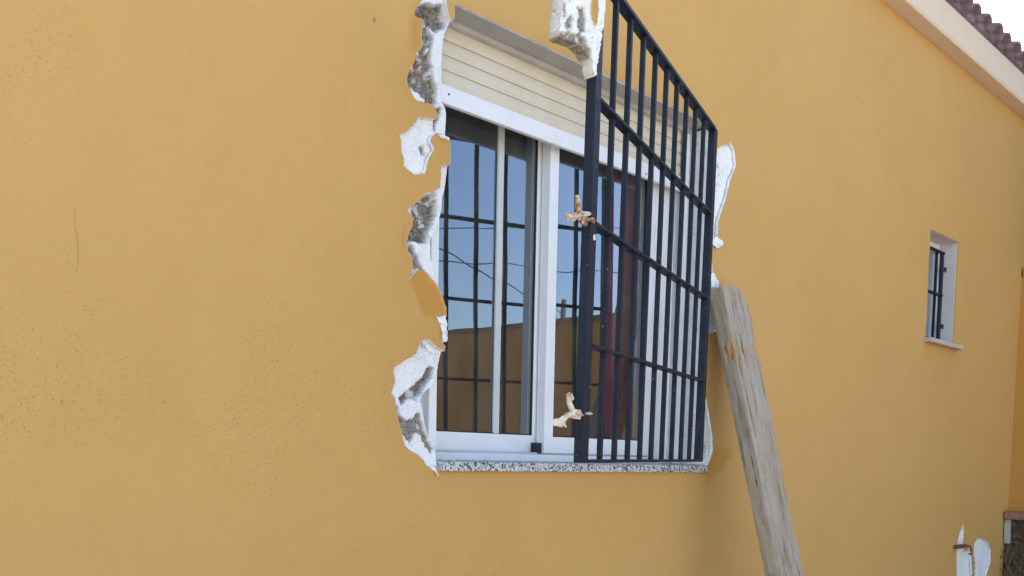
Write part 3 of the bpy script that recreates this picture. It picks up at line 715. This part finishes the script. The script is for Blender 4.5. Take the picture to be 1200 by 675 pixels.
def flake(u, v, n, w, h, seed, m=None):
    k = 9; pts = []
    for q in range(k):
        a_ = 2*math.pi*q/k; rr = 1+.45*N3((math.cos(a_), math.sin(a_), 0), 1.7, seed)
        pts.append(G(GL+u+w*rr*math.cos(a_), v+h*rr*math.sin(a_), n+.010*math.sin(a_*2+seed)))
    return chunk('plaster_flake', pts, m or M_plaster, grille, seed, .006)
anchor(.600, .08, [[(.0, 0, 0), (.05, .0, 0), (.072, .018, .003), (.082, .044, .005)], [(.04, 0, 0), (.085, -.004, 0), (.115, -.018, 0)]])
flake(.115, .587, 0, .026, .010, 2.1, M_cream); flake(.030, .611, .008, .018, .006, 2.9); flake(.0, .602, .012, .028, .005, 4.4, M_rust)
anchor(.122, .09, [[(.0, 0, 0), (.05, .006, 0), (.076, .026, 0), (.084, .046, 0)], [(.04, 0, 0), (.09, -.006, 0), (.13, -.026, 0)]], M_cream)
flake(.132, .100, 0, .034, .013, 5.1, M_cream); flake(.082, .163, .004, .013, .010, 6.4, M_cream); flake(.03, .124, .006, .026, .006, 7.5, M_cream)
flake(-.02, .126, .0135, .022, .004, 8.2); lump('plaster_lump', G(GL-.024, .565, .0135), .006, 7.2, M_plaster, grille, (.8, .6, 1.2))
# slab of wall torn off with the top anchor
CY = -.565
C_px = [(662, -52), (661, -20), (660.7, 0), (658.5, 19), (655.6, 35.6), (659, 43.5), (664, 44.5), (669.6, 46), (683, 51.5), (691, 59), (694.8, 69.6), (695.5, 80), (697, 89.5), (699.3, 87.4), (700.7, 74), (703, 59), (705, 48), (706.3, 38.5), (709, 26.7), (709.5, 12), (710.4, 0), (711, -30), (706, -48), (690, -58), (675, -50)]
cp = [xz(px, py, CY) for px, py in C_px]; cp = loop_rough(cp, .004, .0034, 11.0)
cy_g = [([xz(*q, CY) for q in P], k) for P, k in (([(677, 8), (686, 8), (687.5, 20), (686, 36), (681, 38), (677, 30), (679, 18)], .8), ([(655, 38), (668, 37), (680, 39), (688, 46), (694, 58), (694, 68), (690, 62), (680, 54), (666, 49), (655, 46)], .8), ([(664, 22), (671, 18), (671, 30), (666, 36), (663, 30)], .6), ([(655, -60), (690, -70), (680, -20), (660, -15)], .5), ([(661, 4), (664, 4), (665, 16), (662, 20)], .7))]
oc = [[xz(*q, CY) for q in [(691, -30), (702, -30), (702, 0), (701, 20), (698, 31), (694, 29), (691.5, 12)]]]
me = core('wall_fragment', cp, 0, .0038, cy_g, [], depth_white=.0, back=.032, seed=12.0, gd=.014, xyz=True, ochres=oc, amp=2.2)
# closing back face
bmx = bmesh.new(); bmx.from_mesh(me); bmx.verts.ensure_lookup_table()
ed = [e for e in bmx.edges if e.is_boundary and all(v.co.y > .02 for v in e.verts)]; bmesh.ops.holes_fill(bmx, edges=ed, sides=0); bmx.to_mesh(me); bmx.free()
wfr = link('wall_fragment', me, grille); wfr.location = Vector((0, CY, 0))-GO
tag(wfr, 'chunk of plaster and mortar still stuck to the top anchor')

# ------------------------------------------------------------------ the leaning plank
def plank():
    top = Vector((3.231, -.0725, 2.183)); d = Vector((0, -.275, -1.013)).normalized(); L = 2.183/abs(d.z)+.0
    wv = Vector((1, 0, 0)); tv = wv.cross(d).normalized()
    if tv.y > 0: tv = -tv                              # outwards, towards the viewer
    Wd, Th = .178, .064; nr = 150; verts, faces, lay = [], [], []
    ns, ms = 16, 7
    loop = [(i/ns, 0) for i in range(ns)] + [(1, j/ms) for j in range(ms)] + [(1-i/ns, 1) for i in range(ns)] + [(0, 1-j/ms) for j in range(ms)]
    n = len(loop)
    for r in range(nr+1):
        s = L*(r/nr)**1.15
        for (a, b) in loop:
            w = a*Wd; t = -b*Th
            # eased arrises
            e = .006+.004*N3((a, b, s), 6, 3.0)
            ca = min(a*Wd, (1-a)*Wd); cb = min(b*Th, (1-b)*Th)
            if ca < e and cb < e: w += e*.45*(1 if a < .5 else -1); t += e*.45*(-1 if b < .5 else 1)
            p = top+d*s+wv*w+tv*t
            off = .0022*fbm((p.x*9, p.y, p.z*1.3), 3.2, 1.0, 4)+.0016*N3((a*30, b*12, s*.9), 1, 5.0)
            # long checks along the broad face
            for ck, s0, s1, dep in ((.33, .02, .30, .006), (.55, .38, .9, .005), (.22, .62, 1.25, .006), (.72, .1, .7, .004), (.44, .9, 1.6, .006)):
                if b == 0 and s0 < s < s1:
                    cc = ck+.03*math.sin(s*7+ck*9); off -= dep*math.exp(-((a-cc)/.018)**2)*math.sin(math.pi*(s-s0)/(s1-s0))
            nrm = tv if b == 0 else (-tv if b == 1 else (wv if a == 1 else -wv))
            p += nrm*off
            # worn, rounded head
            hd = max(0, .075-s)/.075
            round_ = .030*(abs(a-.42)*2)**2.2 + .010*(1-b) + .010*fbm((a*3, b*2, 0), 1.5, 2.0, 3)
            p += d*round_*hd**1.0
            if hd > 0 and a > .6: p -= wv*.034*hd*((a-.6)/.4)**1.2
            # notch where a strap bit in, on the front left arris and across the face
            q = math.exp(-((s-.275)/.032)**2)*max(0, 1-a/.20)*(1 if b < .6 else 0)
            sp = q
            if q > .05: p += (wv*.014-tv*.010)*q*(1+.8*N3((a*20, b*20, s*60), 1, 4))
            q2 = math.exp(-((s-.245-.035*(1-a))/.010)**2)*(1 if b == 0 else .4)*max(0, min(1, (a-.15)*4)); p -= tv*.004*q2
            q3 = math.exp(-((s-.255)/.035)**2)*max(0, (a-.86)/.14)*(1 if b < .6 else 0); p += (-wv*.010-tv*.006)*q3
            ragged = .004*max(0, N3((a*4, b*4, s*26), 1, 9.0))
            if a in (0, 1): p += wv*ragged*(1 if a == 0 else -1)
            verts.append(p); lay.append((clamp(max(sp*1.5, .45*q2, q3*1.3)), 0, 0))
    for r in range(nr):
        for k in range(n):
            faces.append((r*n+k, r*n+(k+1) % n, (r+1)*n+(k+1) % n, (r+1)*n+k))
    c0 = len(verts); cc = sum((verts[i] for i in range(n)), Vector())/n; verts.append(cc-d*.006); lay.append((.15, 0, 0))
    for k in range(n): faces.append((c0, (k+1) % n, k))
    faces.append(tuple(nr*n+k for k in range(n)))
    # local frame with Z along the plank so that the grain follows it
    Mx = Matrix(((wv.x, tv.x, d.x), (wv.y, tv.y, d.y), (wv.z, tv.z, d.z))).to_4x4(); Mx.translation = top; inv = Mx.inverted()
    for i, v in enumerate(verts):
        if v.z < 0: verts[i] = Vector((v.x, v.y, 0.0))
    me = mesh_from('timber_plank', [inv @ v for v in verts], faces, M_wood); me.polygons.foreach_set('use_smooth', [True]*len(faces)); set_layer(me, lay)
    bm = bmesh.new(); bm.from_mesh(me); bmesh.ops.recalc_face_normals(bm, faces=bm.faces)
    for e in bm.edges:
        if len(e.link_faces) == 2 and e.calc_face_angle(0) > .6: e.smooth = False
    bm.to_mesh(me); bm.free()
    o = link('timber_plank', me); o.matrix_world = Mx
    return tag(o, 'weathered grey wooden plank leaning on the wall beside the grille', 'plank')
plank()

# ------------------------------------------------------------------ curtain in the room
def curtain(x0, x1, y, z0, z1):
    vs, fs = [], []; nx, nz = 90, 24
    for j in range(nz+1):
        for i in range(nx+1):
            x = x0+(x1-x0)*i/nx; z = z0+(z1-z0)*j/nz
            vs.append((x+.004*N3((x, z), 3, 1), y+.013*math.sin(x*62+.8*N3((x, z*.4), 3, 2))*(.6+.4*N3((x, z), 2, 4)), z))
    for j in range(nz):
        for i in range(nx): b = j*(nx+1)+i; fs.append((b, b+1, b+nx+2, b+nx+1))
    me = mesh_from('curtain', vs, fs, M_curtain, smooth=True); o = link('curtain', me)
    md = o.modifiers.new('cloth', 'SOLIDIFY'); md.thickness = .002
    return tag(o, 'maroon curtain hanging inside behind the right window leaf', 'curtain')
curtain(on_y(712, 400, .262).x, 3.22, .262, 1.20, 2.75)

# ------------------------------------------------------------------ yard wall on the right, with its bare stone foot
EX = 6.95; BT = 2.74
bw = tag(empty('boundary_wall', (EX+.1, -3.5, 0)), 'deep ochre yard wall meeting the house at the far corner', 'wall')
def child(o, par):
    o.parent = par; o.matrix_parent_inverse = Matrix.Translation(-Vector(par.location)); return o
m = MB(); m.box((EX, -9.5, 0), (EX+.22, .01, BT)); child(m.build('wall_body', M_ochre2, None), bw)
y = -9.5
while y < -.1:
    m = MB(); m.box((EX-.015, y+.004, BT), (EX+.24, min(y+.40, -.010), BT+.05)); child(m.build('coping_tile', M_coping, None, .004), bw); y += .404
FT = 1.165
def foot():
    vs, fs = [], []; ny, nz = 150, 70
    y0, y1, z0, z1 = -1.9, -.006, 0, FT-.005
    for j in range(nz+1):
        for i in range(ny+1):
            y = y0+(y1-y0)*i/ny; z = z0+(z1-z0)*j/nz
            vs.append((EX-.045-.022*fbm((y, z), 7, 3, 4)-.012*abs(N3((y, z), 22, 5)), y, z))
    for j in range(nz):
        for i in range(ny): b = j*(ny+1)+i; fs.append((b+1, b, b+ny+1, b+ny+2))
    return mesh_from('stone_foot', vs, fs, M_stone, smooth=False)
child(link('stone_foot', foot()), bw)
m = MB(); m.prism([(EX-.075, FT-.16), (EX-.085, FT-.06), (EX-.08, FT-.002), (EX-.01, FT-.002), (EX-.01, FT-.16)], 1, -.04, -.005); child(m.build('mortar_fillet', M_mortar, None, .006), bw)
y = -.006
while y > -1.9:
    m = MB(); m.box((EX-.10, y-.236, FT), (EX-.001, y, FT+.052)); child(m.build('brick', M_brick, None, .004), bw); y -= .246
# dry stems hanging over the stone foot
bm = MB()
for i in range(260):
    y = random.uniform(-1.8, -.02); z = random.uniform(.3, FT-.05); L = random.uniform(.15, .4); x = EX-.075-random.uniform(0, .03)
    pts = []
    for k in range(5):
        t = k/4; pts.append((x-.03*math.sin(t*2.2)*random.uniform(.4, 1), y+.09*t*random.uniform(-1, 1), max(.01, z-L*t)))
    bm.tube(pts, .0022, 4, False)
o = bm.build('dry_stems', M_leaf, None); tag(o, 'dry brown stems hanging over the stone foot of the yard wall', 'dry plant', kind='stuff')

# ------------------------------------------------------------------ what the panes mirror: neighbour, shrub, overhead lines
nb_ = tag(empty('neighbour_house', (9.4, -.6, 0)), 'dark brown neighbouring house seen mirrored in the right window leaf', 'house')
m = MB(); m.box((7.35, -3.25, 0), (11.4, 2.2, 4.15)); child(m.build('wall', M_neigh, None), nb_)
m = MB(); m.box((7.22, -3.34, 4.15), (11.5, 2.3, 4.28)); child(m.build('parapet', M_neigh, None, .01), nb_)

def mirror_pt(px, py, t, Y=.21):
    P = on_y(px, py, Y); d = ray(px, py).normalized(); d.y *= -1; return P+d*t
def cable(a, b, label, sag=.25, ext=(0, 0)):
    A, B = mirror_pt(*a), mirror_pt(*b); D = B-A; A2 = A-D*ext[0]; B2 = B+D*ext[1]
    pts = [A2.lerp(B2, k/40)+Vector((0, 0, -sag*4*(k/40)*(1-k/40))) for k in range(41)]
    m = MB(); m.tube(pts, .011, 6); o = m.build('overhead_cable', M_cable, None); tag(o, label, 'cable', 'overhead cables mirrored in the window')
    return A2, B2
c1 = cable((512, 304, 16), (620, 313, 17), 'level black overhead cable, lower of those mirrored in the panes', .0, (4.0, 2.2))
c2 = cable((512, 288, 14), (620, 347, 20), 'slanting black overhead cable crossing the others in the mirrored sky', .0, (1.2, .6))
c3 = cable((515, 268, 17), (625, 268, 18), 'level black overhead cable, highest of those mirrored in the panes', .0, (4.0, 2.2))
def pole(pts, label):
    x = sum(p.x for p in pts)/len(pts); y = sum(p.y for p in pts)/len(pts); h = max(p.z for p in pts)+.4
    t = tag(empty('utility_pole', (x, y, 0)), label, 'pole', 'poles carrying the overhead cables')
    m = MB(); m.tube([(0, 0, 0), (0, 0, h*.5), (0, 0, h)], lambda k: .13-.04*k, 14); m.build('shaft', M_pole, t)
    m = MB(); ps = [Vector((p.x-x, p.y-y, p.z)) for p in pts]
    for p in ps:
        m = MB(); m.tube([(0, 0, p.z), (p.x, p.y, p.z)], .03, 8); m.build('bracket', M_pole, t)
pole([c1[0], c3[0]], 'utility pole far off to the left of the yard'); pole([c1[1], c3[1]], 'utility pole far off beyond the yard wall')
pole([c2[0]], 'utility pole behind the viewer carrying the slanting cable'); pole([c2[1]], 'utility pole beyond the yard wall carrying the slanting cable')

# ------------------------------------------------------------------ crumbs of plaster fallen on the sill
bm = bmesh.new()
for i in range(46):
    x = random.choice((random.uniform(1.93, 2.3), random.uniform(1.93, 3.2))); y = random.uniform(-.008, .13); rr = random.uniform(.0015, .005)*(1.6 if i < 5 else 1)
    ret = bmesh.ops.create_icosphere(bm, subdivisions=1, radius=rr)
    for v in ret['verts']:
        v.co *= 1+.4*N3(v.co, 400, i); v.co.z *= .7; v.co += Vector((x, y, 1.4852+(y+.016)*.014+rr*.4))
me = bpy.data.meshes.new('plaster_crumbs'); bm.to_mesh(me); bm.free(); me.materials.append(M_cream)
tag(link('plaster_crumbs', me), 'small crumbs of plaster scattered along the granite sill', 'crumbs', kind='stuff')
